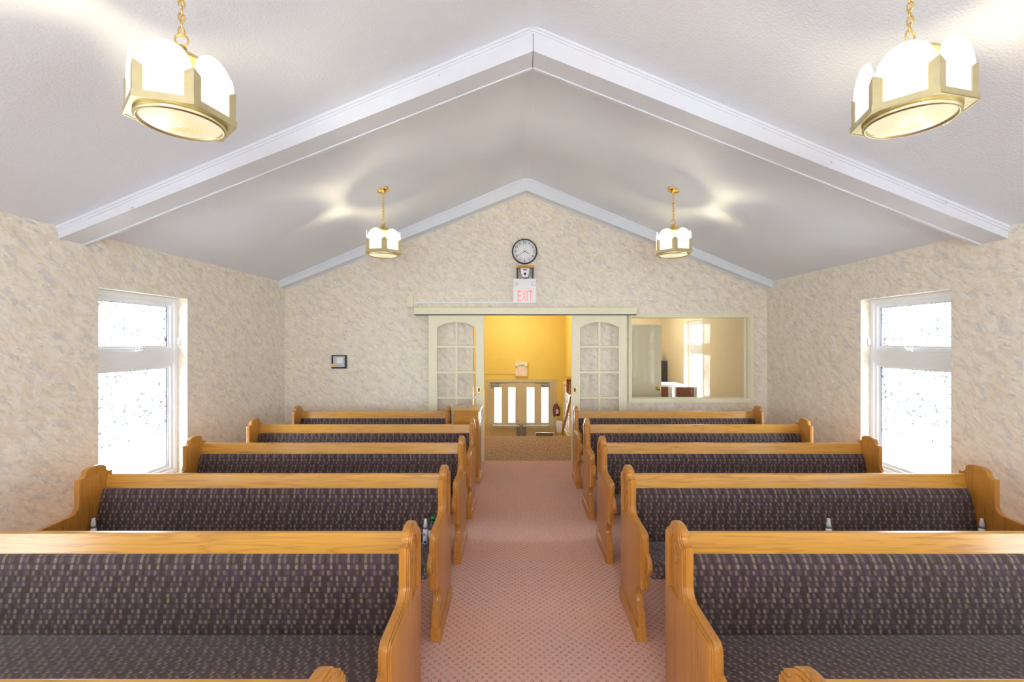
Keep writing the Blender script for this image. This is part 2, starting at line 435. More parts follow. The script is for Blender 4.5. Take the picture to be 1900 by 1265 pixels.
def gable(mb, y0, y1, zbot):
    z0 = zbot
    poly = [(XL, z0), (XR, z0), (XR, EAVE + .05), (XM, APEX + .05), (XL, EAVE + .05)]
    mb.prism(poly, y0, y1, lambda p, q, a: (p, a, q))
DX0, DX1, DZ = -0.69, 0.82, 2.20
OX0, OX1, OZ0, OZ1 = 1.645, 3.40, 0.895, 2.125
mb = MB(); y0, y1 = YB, YB + .15
mb.box(XL, DX0, y0, y1, -.1, DZ); mb.box(DX1, OX0, y0, y1, -.1, DZ)
mb.box(OX0, OX1, y0, y1, -.1, OZ0); mb.box(OX0, OX1, y0, y1, OZ1, DZ); mb.box(OX1, XR, y0, y1, -.1, DZ)
gable(mb, y0, y1, DZ)
struct(mb.build('wall_back', M['paper'], uv=True), 'gabled end wall in mottled cream wallpaper with the doorway', 'wall')
mb = MB(); y0, y1 = YF - .15, YF
mb.box(XL, -1.55, y0, y1, -.1, 2.6); mb.box(1.8, XR, y0, y1, -.1, 2.6); mb.box(-1.55, 1.8, y0, y1, -.1, .8)
gable(mb, y0, y1, 2.6)
struct(mb.build('wall_front', M['paper'], uv=True), 'wall behind the viewer', 'wall')

mb = MB(); FL = 0.05; zt = APEX - SLOPE * FL
poly = [(XL - .3, ceil_z(XL - .3)), (XM - FL, zt), (XM + FL, zt), (XR + .3, ceil_z(XR + .3)), (XR + .3, ceil_z(XR + .3) + .15), (XM, APEX + .15), (XL - .3, ceil_z(XL - .3) + .15)]
mb.prism(poly, YF - .2, YB + .2, lambda p, q, a: (p, a, q))
struct(mb.build('ceiling', M['ceil']), 'white stippled vaulted ceiling', 'ceiling')
struct(MB().box(XL - .1, XR + .1, YF - .1, YB - .01, -.12, 0).build('floor', M['carpet']), 'dusty pink carpet with small dark sprigs', 'floor')

def beam(name, y0, y1, label):
    t0, t1 = 0.188, 0.095
    def zb(x, ex=0): return ceil_z(x) - (t0 - (t0 - t1) * abs(x - XM) / (XR - XM)) + ex
    def chev(top, bot):
        return [(XL, top(XL)), (XM - FL, top(XM - FL)), (XM + FL, top(XM + FL)), (XR, top(XR)), (XR, bot(XR)), (XM, bot(XM)), (XL, bot(XL))]
    f = lambda p, q, a: (p, a, q)
    mb = MB(); mb.prism(chev(lambda x: ceil_z(x) + .02, zb), y0, y1, f)
    mb.prism(chev(lambda x: zb(x) + .012, lambda x: zb(x) - .010), y1 - .03, y1 - .006, f)
    o = struct(mb.build(name, M['beam']), label, 'beam')
    c = MB(); c.prism(chev(lambda x: ceil_z(x) + .01, lambda x: ceil_z(x) - .022), y0 - .014, y0 + .01, f)
    c.prism(chev(lambda x: ceil_z(x) + .01, lambda x: ceil_z(x) - .040), y0 - .006, y0 + .01, f)
    c.build('crown_strip', M['beam'], o)
    return o, zb
bm1, zb1 = beam('trim_1', 3.40, 3.625, 'boxed white beam crossing the vaulted ceiling between the lamps')
bm2, zb2 = beam('trim_2', 6.54, 6.70, 'boxed white beam along the top of the gable wall')
def hook(x, y, z, parent):
    MB().tube([(x, y, z), (x, y - .012, z), (x, y - .02, z - .006), (x, y - .022, z - .014), (x, y - .014, z - .02)], .002, 6).build('hook', M['abrass'], parent)
for px, py in ((248, 385), (815, 139), (953, 70), (1150, 103), (1455, 247), (1540, 300), (1752, 374)):
    x = (px - VX) * 3.4 / F_PX; z = CAM_Z + (632.5 - py) * 3.4 / F_PX
    hook(x, 3.40, z, bm1)
# joint line at the beam's peak
MB().box(XM - .002, XM + .002, 3.397, 3.60, APEX - .19, APEX - .06).build('joint', M['steel'], bm1)

def baseboard(name, x0, x1, y0, y1, label):
    struct(MB().box(x0, x1, y0, y1, 0, .09, .004).build(name, M['cream']), label, 'baseboard')
baseboard('baseboard_left', XL, XL + .015, YF, YB - .02, 'cream baseboard along the left wall')
baseboard('baseboard_right', XR - .015, XR, YF, YB - .02, 'cream baseboard along the right wall')
baseboard('baseboard_back', XL + .02, -1.32, YB - .015, YB, 'cream baseboard under the gable wall left of the doors')
baseboard('baseboard_back_right', 1.62, XR - .02, YB - .015, YB, 'cream baseboard under the office window')

# ------------------------------------------------------------------ side windows
def side_window(n, xin, s, a, b, label, lever_up=False, pattern=True):
    X = lambda d: xin + s * d
    def bx(mb, d0, d1, y0, y1, z0, z1, bv=.003): mb.box(*sorted((X(d0), X(d1))), y0, y1, z0, z1, bv)
    def ring(mb, d0, d1, y0, y1, z0, z1, wd, bv=.003):
        bx(mb, d0, d1, y0, y0 + wd, z0, z1, bv); bx(mb, d0, d1, y1 - wd, y1, z0, z1, bv)
        bx(mb, d0, d1, y0 + wd, y1 - wd, z0, z0 + wd, bv); bx(mb, d0, d1, y0 + wd, y1 - wd, z1 - wd, z1, bv)
    mb = MB(); ring(mb, .10, .20, a + .001, b - .001, WZ0 + .001, WZ1 - .001, .045)
    bx(mb, .105, .20, a + .04, b - .04, 1.535, 1.66)
    root = struct(mb.build('window_%d' % n, M['vinyl']), label, 'window')
    for z0, z1, nm in ((1.66, WZ1 - .045, 'upper_sash'), (WZ0 + .045, 1.535, 'lower_sash')):
        mb = MB(); ring(mb, .118, .19, a + .045, b - .045, z0, z1, .03); ring(mb, .135, .18, a + .072, b - .072, z0 + .027, z1 - .027, .022, .002)
        sa = mb.build(nm, M['vinyl'], root)
        g = MB(); ring(g, .139, .148, a + .093, b - .093, z0 + .048, z1 - .048, .005, 0); g.build('gasket', M['gasket'], sa)
        p = MB(); bx(p, .149, .153, a + .094, b - .094, z0 + .049, z1 - .049, 0)
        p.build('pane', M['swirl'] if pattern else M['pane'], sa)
    yc = a + (b - a) * .53
    h = MB(); bx(h, .085, .10, yc - .055, yc + .055, 1.655, 1.672, .004)
    if lever_up: h.tube([(X(.088), yc, 1.668), (X(.075), yc, 1.69), (X(.07), yc + .02, 1.72), (X(.06), yc + .025, 1.765), (X(.05), yc + .02, 1.775)], [.008, .007, .006, .005, .008], 8)
    else: h.tube([(X(.088), yc + .02, 1.675), (X(.07), yc + .01, 1.69), (X(.065), yc - .04, 1.69), (X(.06), yc - .075, 1.682), (X(.055), yc - .095, 1.69)], [.008, .008, .007, .005, .008], 8)
    h.build('crank_handle', M['white'], root)
    l = MB(); bx(l, .07, .10, b - .016, b - .002, 1.72, 1.79, .004); l.build('latch', M['white'], root)
    return root
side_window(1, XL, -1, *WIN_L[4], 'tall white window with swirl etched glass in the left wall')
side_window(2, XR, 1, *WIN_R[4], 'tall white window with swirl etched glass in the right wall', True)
BEHIND = ['farthest behind the viewer, added for daylight', 'third from the rear corner, behind the viewer, added for daylight', 'just behind the viewer', 'level with the viewer']  # the two rearmost pairs are added out of view for more daylight
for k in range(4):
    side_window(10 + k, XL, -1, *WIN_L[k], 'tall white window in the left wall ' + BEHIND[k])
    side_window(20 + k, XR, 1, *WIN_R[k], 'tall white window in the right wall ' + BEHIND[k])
side_window(8, XR, 1, *WIN_R[5], 'tall white window of the office seen through the interior glass', False, False)
mb = MB()  # unseen rear window, added to throw daylight onto the pew fronts
for x in (-1.55, -.45, .65, 1.75): mb.box(x, x + .05, YF - .1, YF - .04, .8, 2.6, .003)
mb.box(-1.5, 1.75, YF - .1, YF - .04, .8, .85, .003); mb.box(-1.5, 1.75, YF - .1, YF - .04, 2.55, 2.6, .003)
r = struct(mb.build('window_9', M['vinyl']), 'wide window added in the wall behind the viewer for daylight', 'window')
MB().box(-1.5, 1.75, YF - .075, YF - .07, .84, 2.56).build('pane', M['pane'], r)

# outdoor ground
struct(MB().box(-14, 14, -14, 24, LOBBY_Z - .35, LOBBY_Z - .25).build('ground', M['concrete']), 'pale ground outside', 'ground')

# ------------------------------------------------------------------ lobby and office beyond the back wall
HXL, HXR = -1.60, 1.11
LY = 11.0
struct(MB().box(HXL - .1, HXR + .02, YB - .01, 8.42, -.14, 0).build('landing_floor', M['brown']), 'brown speckled carpet of the landing beyond the doorway', 'floor')
mb = MB(); n = 7; rise = -LOBBY_Z / n; run = .24
for k in range(1, n): mb.box(HXL, HXR, 8.40 + (k - 1) * run, 8.42 + k * run, LOBBY_Z, -k * rise)
struct(mb.build('stairs', M['brown']), 'carpeted steps going down to the entrance doors', 'stairs')
struct(MB().box(HXL - .1, HXR + .1, 8.42, LY + .1, LOBBY_Z - .1, LOBBY_Z).build('lobby_floor', M['brown']), 'carpeted floor of the entrance lobby', 'floor')
PX0, PX1, PZ = -.725, .865, .785      # entrance door pair opening
mb = MB()
mb.box(HXL, PX0, LY, LY + .15, LOBBY_Z, 2.6); mb.box(PX1, HXR, LY, LY + .15, LOBBY_Z, 2.6); mb.box(PX0, PX1, LY, LY + .15, PZ, 2.6)
struct(mb.build('wall_lobby_back', M['yellow']), 'yellow painted wall above the entrance doors', 'wall')
struct(MB().box(HXL - .12, HXL, YB + .15, LY + .15, LOBBY_Z, 2.6).build('wall_lobby_left', M['yellow']), 'yellow painted left lobby wall', 'wall')
struct(MB().box(HXR, HXR + .25, YB + .15, LY + .15, LOBBY_Z, 2.6).build('wall_lobby_right', M['yellow']), 'yellow painted right lobby wall', 'wall')
struct(MB().box(HXL - .1, HXR + .2, YB + .15, LY + .15, 2.6, 2.7).build('lobby_ceiling', M['beam']), 'white lobby ceiling', 'ceiling')
OY = 11.6
struct(MB().box(1.36, 1.60, YB + .15, OY, -.1, 2.75).build('wall_office_left', M['offwhite']), 'cream painted left office wall', 'wall')
struct(MB().box(1.36, XR + .3, OY, OY + .12, -.1, 2.75).build('wall_office_back', M['offwhite']), 'cream painted rear office wall', 'wall')
mb = MB()
a, b = WIN_R[5]
mb.box(XR, XR + .3, YB + .15, a, -.1, 2.75); mb.box(XR, XR + .3, b, OY, -.1, 2.75); mb.box(XR, XR + .3, a, b, -.1, WZ0); mb.box(XR, XR + .3, a, b, WZ1, 2.75)
struct(mb.build('wall_office_right', M['offwhite']), 'cream painted right office wall holding the window', 'wall')
struct(MB().box(1.36, XR + .3, YB + .15, OY + .1, 2.65, 2.75).build('office_ceiling', M['beam']), 'white office ceiling', 'ceiling')
struct(MB().box(1.36, XR + .1, YB + .01, OY + .1, -.12, 0).build('office_floor', M['brown']), 'brown carpet of the office', 'floor')

# doorway casing (hidden edges lined with paint)
mb = MB(); mb.box(DX0 - .001, DX0 + .02, YB - .005, YB + .16, 0, DZ); mb.box(DX1 - .02, DX1 + .001, YB - .005, YB + .16, 0, DZ); mb.box(DX0, DX1, YB - .005, YB + .16, DZ - .02, DZ)
struct(mb.build('trim_3', M['cream']), 'cream jamb lining of the doorway', 'trim')

# sliding doors
def sliding_door(n, x0, x1, pull_x, label):
    y0, y1 = 6.60, 6.635; z0, z1 = .012, 2.134
    gx0 = x0 + .125; gx1 = x1 - .12
    gz0 = .20; zs = 1.955; zt = 2.035
    W = gx1 - gx0; cxm = (gx0 + gx1) / 2
    arch = []
    R = ((W / 2) ** 2 + (zt - zs) ** 2) / (2 * (zt - zs)); cz = zt - R; am = math.asin(W / 2 / R)
    for k in range(17):
        t_ = -am + 2 * am * k / 16; arch.append((cxm + R * math.sin(t_), cz + R * math.cos(t_)))
    hole = [(gx0, gz0)] + arch + [(gx1, gz0)]
    bm = curve_mesh([[(x0, z0), (x1, z0), (x1, z1), (x0, z1)], hole[::-1]], y1 - y0, .002, 1)
    Mt = Matrix(((1, 0, 0, 0), (0, 0, 1, (y0 + y1) / 2), (0, 1, 0, 0), (0, 0, 0, 1)))
    mb = MB(); mb.addbm(bm, Mt)
    d = struct(mb.build('door_%d' % n, M['cream']), label, 'door')
    mu = MB()
    mu.box(cxm - .016, cxm + .016, y0 + .006, y1 - .006, gz0, zt - .002, .003)
    for k in range(4):
        z = 1.675 - k * .37
        mu.box(gx0 - .002, gx1 + .002, y0 + .005, y1 - .005, z - .016, z + .016, .003)
    mu.build('muntins', M['cream'], d)
    g = MB(); g.prism(hole, (y0 + y1) / 2 - .002, (y0 + y1) / 2 + .002, lambda p, q, a: (p, a, q)); g.build('pane', M['pane'], d)
    p = MB(); p.box(pull_x - .025, pull_x + .025, y0 - .004, y0 + .002, 1.008, 1.096, .002)
    pu = p.build('flush_pull', M['brass'], d)
    q = MB(); q.box(pull_x - .012, pull_x + .013, y0 - .005, y0, 1.024, 1.080, .002); q.build('recess', M['gasket'], pu)
    return d
sliding_door(1, -1.304, -.500, -.573, 'cream arched french door left of the doorway, with brass pull')
sliding_door(2, .769, 1.575, .816, 'cream arched french door right of the doorway, with brass pull')
mb = MB(); mb.box(-1.507, 1.717, 6.555, 6.70, 2.175, 2.245, .004); mb.box(-1.507, 1.717, 6.562, 6.60, 2.145, 2.18, .002)
struct(mb.build('trim_4', M['cream']), 'cream boxed track over the sliding doors', 'trim')

MB().box(-1.50, 1.71, 6.575, 6.699, 2.136, 2.146).build('gap_shade_strip', M['gasket'], bpy.data.objects['trim_4'])  # solid dark strip stands in for the shadow line under the header
# raceway and junction box beside the exit sign
r = MB(); r.box(-1.515, -.078, YB - .014, YB, 2.318, 2.334, .002)
r = tag(r.build('wall_raceway', M['white']), 'thin white cable raceway running to the exit sign above the doors', 'cable raceway')
MB().box(-1.635, -1.545, YB - .05, YB, 2.255, 2.42, .004).build('junction_box', M['cream'], r)

# interior office window
mb = MB(); y0, y1 = YB - .03, YB + .16
def frame(mb, x0, x1, z0, z1, wx0, wx1, wz0, wz1, y0, y1, bv=.003):
    mb.box(x0, x0 + wx0, y0, y1, z0, z1, bv); mb.box(x1 - wx1, x1, y0, y1, z0, z1, bv)
    mb.box(x0 + wx0, x1 - wx1, y0, y1, z0, z0 + wz0, bv); mb.box(x0 + wx0, x1 - wx1, y0, y1, z1 - wz1, z1, bv)
frame(mb, 1.616, 3.457, .851, 2.160, .040, .055, .055, .040, YB - .022, YB)
frame(mb, OX0 + .001, OX1 - .001, OZ0 + .001, OZ1 - .001, .022, .02, .02, .02, YB - .018, YB + .15)
frame(mb, OX0 + .02, OX1 - .02, OZ0 + .02, OZ1 - .02, .006, .022, .008, .006, YB + .06, YB + .10)
o = struct(mb.build('window_3', M['cream']), 'wide interior window with cream frame looking into the office', 'window')
MB().box(OX0 + .03, OX1 - .03, YB + .078, YB + .083, OZ0 + .03, OZ1 - .03).build('pane', M['pane'], o)

# office door leaf, opened
d = struct(MB().box(1.66, 2.449, 7.80, 7.838, .01, 2.04, .003).build('door_5', M['cream']), 'open cream office door seen through the interior window', 'door')
kn = MB(); Mk = Matrix.Translation((2.385, 7.80, .948)) @ Matrix.Rotation(PI / 2, 4, 'X')
kn.lathe([(0, 0), (.034, 0), (.034, .006), (.012, .012), (.012, .032), (.027, .04), (.031, .055), (.024, .068), (0, .072)], 24, Mk)
kn.build('door_knob', M['brass'], d)

# office furniture
t = tag(empty('office_table', (2.95, 9.75, 0)), 'white table beside the office window behind the brown chairs', 'table')
MB().box(-.62, .50 - .0, -.28, .28, .775, .855, .006).build('tabletop', M['white'], t)
for sx, sy in ((-.57, -.24), (.45, -.24), (-.57, .24), (.45, .24)): MB().box(sx - .035, sx + .035, sy - .03, sy + .03, 0, .775, .004).build('leg', M['white'], t)
def office_chair(x, y, label):
    c = tag(empty('office_chair', (x, y, 0)), label, 'chair', 'brown chairs in the office')
    MB().box(-.21, .19, -.20, .22, .40, .47, .02).build('seat', M['leather'], c)
    b = MB().box(-.20, .14, -.235, -.20, .48, .875, .01); b.build('backrest', M['leather'], c)
    MB().box(.14, .20, -.245, -.19, .42, .88, .01).build('back_post', M['white'], c); MB().box(-.22, -.20, -.245, -.19, .42, .88, .004).build('back_post', M['white'], c)
    for sx in (-.19, .17):
        for sy in (-.20, .20): MB().box(sx - .018, sx + .018, sy - .018, sy + .018, 0, .40, .003).build('leg', M['white'], c)
    return c
office_chair(2.76, 9.05, 'brown backed chair half hidden behind the open office door')
office_chair(3.20 + .02, 8.95, 'brown backed chair with white side nearest the office window')
t = tag(empty('bookcase', (3.40, 11.35, 0)), 'dark glass fronted cabinet in the far corner of the office', 'cabinet')
bb = MB(); frame(bb, -.24, .24, 0, 1.27, .05, .05, .06, .05, -.2, .2); bb.box(-.22, .22, .17, .19, .03, 1.25); bb.build('carcass', M['black'], t)
for z in (.4, .76, 1.0): MB().box(-.2, .2, -.15, .17, z, z + .02).build('shelf', M['black'], t)
MB().box(-.19, .19, -.185, -.18, .06, 1.22).build('glass_door', M['pane'], t)
for k, (z, c, sx) in enumerate(((1.27, 'silver', .2), (1.305, 'brown', .18), (1.345, 'silver', .19), (1.385, 'wood_x', .16))):
    tag(MB().box(3.40 - sx, 3.40 + sx * .6, 11.22, 11.44, z + .001, z + .034, .003).build('book', M[c]), ['pale book lying lowest on the dark office cabinet', 'brown book second from the bottom on the dark office cabinet', 'pale book third from the bottom on the dark office cabinet', 'tan book on top of the stack on the dark office cabinet'][k], 'book', 'books stacked on the office cabinet')

# entrance doors
mb = MB(); frame(mb, PX0 - .05, PX1 + .05, LOBBY_Z, PZ + .05, .07, .07, .0001, .07, LY - .02, LY + .06)
struct(mb.build('trim_5', M['doorpaint']), 'beige casing around the entrance doors', 'trim')
def entrance_door(n, x0, x1, wins, hinge_left, label):
    z0, z1 = LOBBY_Z + .01, PZ - .022; y0, y1 = LY + .0, LY + .045
    holes = [[(a, -.215), (a, .640), (b, .640), (b, -.215)] for a, b in wins]
    bm = curve_mesh([[(x0, z0), (x1, z0), (x1, z1), (x0, z1)]] + holes, y1 - y0, .002, 1)
    Mt = Matrix(((1, 0, 0, 0), (0, 0, 1, (y0 + y1) / 2), (0, 1, 0, 0), (0, 0, 0, 1)))
    d = struct(MB().addbm(bm, Mt).build('door_%d' % n, M['doorpaint']), label, 'door')
    for a, b in wins:
        f = MB(); frame(f, a - .018, b + .018, -.233, .658, .022, .022, .022, .022, y0 - .01, y0 + .01); f = f.build('glazing_bead', M['doorpaint'], d)
        MB().box(a, b, y0 + .02, y0 + .024, -.215, .64).build('pane', M['pane'], f)
    px0, px1 = (x0 + .08, x1 - .04) if hinge_left else (x0 + .04, x1 - .1)
    b = MB(); b.box(px0, px1, y0 - .07, y0 - .035, -.30, -.265, .006); b.box(px0, px0 + .05, y0 - .05, y0, -.31, -.255, .004); b.box(px1 - .05, px1, y0 - .05, y0, -.31, -.255, .004)
    b.build('push_bar', M['silver'], d)
    lx = (x1 - .10, x1 - .025) if hinge_left else (x0 + .01, x0 + .105)
    MB().box(lx[0], lx[1], y0 - .055, y0, -.62, -.24, .02).build('lock_case', M['steel'], d)
    cx = x0 + .17 if hinge_left else x1 - .17
    c = MB(); c.box(cx - .13, cx + .07, y0 - .06, y0, .675, .735, .006); c.tube([(cx, y0 - .04, .74), (cx + (.12 if hinge_left else -.12), y0 - .12, .745), (cx + (.28 if hinge_left else -.28), y0 - .03, .75)], .008, 6)
    c.build('door_closer', M['steel'], d)
    for xa, xb in ((x0 + .12, x0 + .36), (x0 + .43, x0 + .67)):
        p = MB(); frame(p, xa, xb, -1.15, -.42, .015, .015, .015, .015, y0 - .006, y0 + .002, .002); p.build('panel_moulding', M['doorpaint'], d)
    if hinge_left:
        MB().lathe([(0, 0), (.026, 0), (.026, .01), (.018, .016), (0, .017)], 16, Matrix.Translation((x1 - .085, y0, -.165)) @ Matrix.Rotation(PI / 2, 4, 'X')).build('lock_cylinder', M['steel'], d)
    return d
entrance_door(3, PX0 + .02, .066, [(-.582, -.406), (-.245, -.078)], True, 'left beige entrance door with two narrow bright panes')
entrance_door(4, .067, PX1 - .02, [(.205, .382), (.552, .722)], False, 'right beige entrance door with two narrow bright panes')

def exit_sign(name, loc, w, h, zoff, size, label, housing, tw):
    e = tag(empty(name, loc), label, 'exit sign')
    MB().box(-w / 2, w / 2, -.07, 0, 0, h, .004).build('housing', M[housing], e)
    for ch, cx, lw in (('E', -.081, .047), ('X', -.011, .054), ('I', .0335, .013), ('T', .081, .055)):
        bm = text_bm(ch, size, .002); k = size / .2
        xs = [v.co.x for v in bm.verts]; ys = [v.co.y for v in bm.verts]; W = max(xs) - min(xs); H = max(ys) - min(ys)
        for v in bm.verts: v.co.x *= lw * k / W; v.co.y *= .159 * k / H
        MB().addbm(bm, Matrix.Translation((cx * k, -.0715, zoff)) @ Matrix.Rotation(PI / 2, 4, 'X')).build('letter', M['exitred'], e)
    return e
X0 = (973.5 - VX) * 6.66 / F_PX
e = exit_sign('exit_sign', (X0 + .002, YB, 2.313), .335, .355,   .105, .2, 'white exit sign with tall red letters on the gable wall under the clock', 'white', .50)
for sx in (-1, 1):
    hd = MB(); Mh = Matrix.Translation((sx * .115, -.07, .275)) @ Matrix.Rotation(PI / 2, 4, 'X') @ Matrix.Rotation(.35 * sx, 4, 'Y')
    hd.lathe([(0, 0), (.022, 0), (.032, .03), (.034, .045), (.028, .045), (.02, .03), (0, .03)], 20, Mh); hd.build('lamp_head', M['white'], e)
MB().box(-.1, .1, -.074, -.07, .205, .208).build('seam', M['silver'], e)
e2 = exit_sign('exit_sign', (.07, LY, .912), .29, .30, .11, .15, 'small lit exit sign on the yellow wall above the entrance doors', 'cream', .52)
MB().box(-.15, .15, -.10, 0, .27, .345, .01).build('battery_box', M['cream'], e2)
for sx in (-1, 1): MB().box(sx * .11 - .035, sx * .11 + .035, -.12, -.06, .235, .275, .008).build('lamp_head', M['cream'], e2)
tag(MB().box(-.98, -.08, LY - .012, LY, .955, .968, .002).build('wall_raceway', M['doorpaint']), 'thin beige cable raceway left of the lobby exit sign', 'cable raceway')

# clock
ck = tag(empty('wall_clock', (X0, YB, CAM_Z + (632.5 - 466) * 6.66 / F_PX)), 'round black rimmed wall clock with white face near the gable peak', 'clock')
RX = Matrix.Rotation(PI / 2, 4, 'X')
MB().lathe([(0, 0), (.184, 0), (.187, .012), (.184, .034), (.176, .040), (.171, .036), (.170, .024), (0, .024)], 64, RX).build('rim', M['black'], ck)
MB().lathe([(0, .024), (.1705, .024), (.1705, .027), (0, .027)], 64, RX).build('face', M['white'], ck)
for k in range(1, 13):
    a = PI / 2 - k * PI / 6; bm = text_bm(str(k), .052, .0008, .95)
    MB().addbm(bm, Matrix.Translation((math.cos(a) * .134, -.0278, math.sin(a) * .134)) @ RX).build('numeral', M['black'], ck)
def hand(ang, L, wd, tail, nme, m):
    bm = bmesh.new(); bmesh.ops.create_cube(bm, size=1)
    for v in bm.verts: v.co = Vector(((v.co.x) * wd, (v.co.y + .5) * (L + tail) - tail, v.co.z * .001))
    MB().addbm(bm, Matrix.Translation((0, -.030, 0)) @ Matrix.Rotation(ang, 4, 'Y') @ RX).build(nme, m, ck)
hand(math.radians(238), .115, .005, .03, 'minute_hand', M['black'])
hand(math.radians(118), .07, .007, .025, 'hour_hand', M['black'])
hand(math.radians(-9), .10, .002, .03, 'second_hand', M['steel'])

# shelf with small camera box
zS = CAM_Z + (632.5 - 497) * 6.62 / F_PX
sh = tag(empty('wall_shelf', (X0 + .006, YB, 2.668)), 'little wooden shelf on black brackets between the clock and exit sign', 'shelf')
MB().box(-.13, .13, -.11, 0, .155, .187, .003).build('board', M['wood_x'], sh)
for sx in (-.112, .112): MB().box(sx - .010, sx + .010, -.10, 0, 0, .155, .002).build('bracket', M['black'], sh)
cb = tag(empty('sensor_camera', (X0 + .004, YB, 2.69)), 'cream box shaped camera hanging under the little wooden shelf', 'camera')
cbm = MB(); cbm.prism([(-.065, .13), (.065, .13), (.058, .06), (.04, .0), (-.04, .0), (-.058, .06)], -.085, 0, lambda p, q, a: (p, a, q), .004); cbm.build('body', M['white'], cb)
MB().lathe([(0, 0), (.018, 0), (.018, .008), (0, .010)], 20, Matrix.Translation((0, -.085, .045)) @ RX).build('lens', M['black'], cb)
MB().box(-.03, .03, -.087, -.08, .098, .112, .002).build('vent', M['black'], cb)
MB().tube([(-.03, -.08, .005), (-.02, -.09, -.015), (.01, -.09, -.022), (.04, -.09, -.012), (.06, -.08, .008)], .004, 6).build('cable', M['black'], cb)

# little frame and switch on back wall
fr = tag(empty('picture_frame', (-2.635, YB, 1.355)), 'small black square frame with silvery card on the left of the gable wall', 'picture frame')
mb = MB(); frame(mb, -.11, .11, 0, .198, .020, .026, .022, .016, -.025, 0); mb.build('frame', M['black'], fr)
MB().box(-.095, .09, -.012, -.001, .018, .185).build('card', M['silver'], fr)
MB().box(-.035, .05, -.016, -.011, .075, .160, .002).build('photo', M['white'], fr)
MB().box(-.11, -.035, -.030, -.024, .022, .07, .002).build('tag', plain('tan_card', rgb(226, 196, 140), .6), fr)
sw = tag(empty('light_switch', (-1.556, YB, 1.36)), 'cream light switch plate on wallpaper left of the sliding doors', 'light switch')
MB().box(-.035, .035, -.006, 0, 0, .115, .002).build('plate', M['cream'], sw)
MB().box(-.006, .006, -.014, -.005, .048, .070, .002).build('toggle', M['white'], sw)

# lobby things
fe = tag(empty('fire_extinguisher', (.925, LY - .09, -.03)), 'dark red fire extinguisher hanging by the entrance doors', 'fire extinguisher')
MB().lathe([(0, 0), (.062, 0), (.066, .02), (.066, .18), (.05, .225), (.02, .24), (0, .24)], 24).build('cylinder', M['red'], fe)
MB().box(-.03, .03, -.068, -.055, .05, .16, .002).build('paper_label', M['silver'], fe)
h = MB(); h.lathe([(0, .24), (.02, .24), (.02, .28), (0, .285)], 12); h.box(-.05, .03, -.012, .012, .28, .292, .003); h.box(-.05, .035, -.012, .012, .31, .32, .003); h.build('valve_handle', M['steel'], fe)
MB().tube([(-.01, 0, .27), (-.06, -.01, .26), (-.085, -.01, .2), (-.09, -.01, .1), (-.075, -.01, .0), (-.06, -.01, -.03)], .012, 8).build('hose', M['black'], fe)
MB().box(-.02, .02, .05, .09, .1, .2).build('bracket', M['steel'], fe)
fc = tag(empty('folding_chair', (.975, 10.80, LOBBY_Z)), 'white folding chair leaning folded under the fire extinguisher', 'chair')
f = MB(); f.tube([(-.085, -.05, 0), (-.085, 0, .95), (-.065, .01, 1.08), (-.03, .02, 1.15), (.03, .02, 1.15), (.06, .01, 1.08), (.075, 0, .95), (.075, -.05, 0)], .010, 8); f.build('frame', M['steel'], fc)
MB().box(-.075, .065, -.02, .02, .86, 1.14, .04).build('backrest', M['white'], fc)
MB().box(-.075, .065, -.05, -.025, .35, .80, .02).build('seat', M['white'], fc)
ab = tag(empty('sandwich_board', (.60, 10.45, LOBBY_Z)), 'dark grey standing panel with pale edges in front of the right entrance door', 'sign board')
MB().box(-.195, .19, -.024, .02, .03, .933, .002).build('panel', plain('slate_grey_panel', rgb(110, 104, 84), .6), ab)
f = MB(); frame(f, -.205, .215, .0, .94, .012, .028, .03, .008, -.022, .025, .001); f.build('frame', M['doorpaint'], ab)
hr = tag(empty('handrail', (HXR - .06, 9.3, 0)), 'oak handrail rising along the right lobby wall beside the steps', 'handrail')
def rail_z(y): return -.30 + (10.25 - y) * .60
MB().tube([(-.06, 10.25 - 9.3, rail_z(10.25)), (-.06, 9.3 - 9.3, rail_z(9.3)), (-.06, 8.5 - 9.3, rail_z(8.5)), (-.06, 8.1 - 9.3, rail_z(8.5))], .028, 12).build('rail', M['wood_y'], hr)
for y in (10.1, 9.2, 8.5): MB().tube([(0, y - 9.3, rail_z(y) - .08), (-.05, y - 9.3, rail_z(y) - .08), (-.06, y - 9.3, rail_z(y) - .02)], .008, 6).build('bracket', M['brass'], hr)
nb = tag(empty('notice_board', (HXR, 10.35, -.28)), 'white framed notice board covered in papers on the right lobby wall', 'notice board')
MB().box(-.02, 0, -.62, .52, 0, 1.04, .003).build('board', plain('cork', rgb(196, 160, 110), .8), nb)
f = MB(); f.box(-.035, 0, -.66, -.62, -.04, 1.08, .003); f.box(-.035, 0, .52, .56, -.04, 1.08, .003); f.box(-.035, 0, -.62, .52, 1.04, 1.08, .003); f.box(-.035, 0, -.62, .52, -.04, 0, .003); f.build('frame', M['white'], nb)
random.seed(3)
for k in range(9):
    y = -.5 + (k % 3) * .36 + random.uniform(-.03, .03); z = .06 + (k // 3) * .33; a = random.uniform(-.08, .08)
    Mp = Matrix.Translation((-.023, y, z + .13)) @ Matrix.Rotation(a, 4, 'X')
    MB().box(-.0008, .0008, -.11, .11, -.14, .14, 0, Mp).build('paper', M[['white', 'silver', 'white', 'cream'][k % 4]], nb)
wr = tag(empty('brochure_rack', (HXR, 9.30, .66)), 'small wooden rack high on the right lobby wall above the notice board', 'rack')
f = MB(); f.box(-.10, 0, -.30, .30, 0, .02, .003); f.box(-.10, 0, -.30, -.28, .02, .30, .003); f.box(-.10, 0, .28, .30, .02, .30, .003); f.box(-.02, 0, -.28, .28, .02, .33, .003); f.build('box', M['wood_y'], wr)
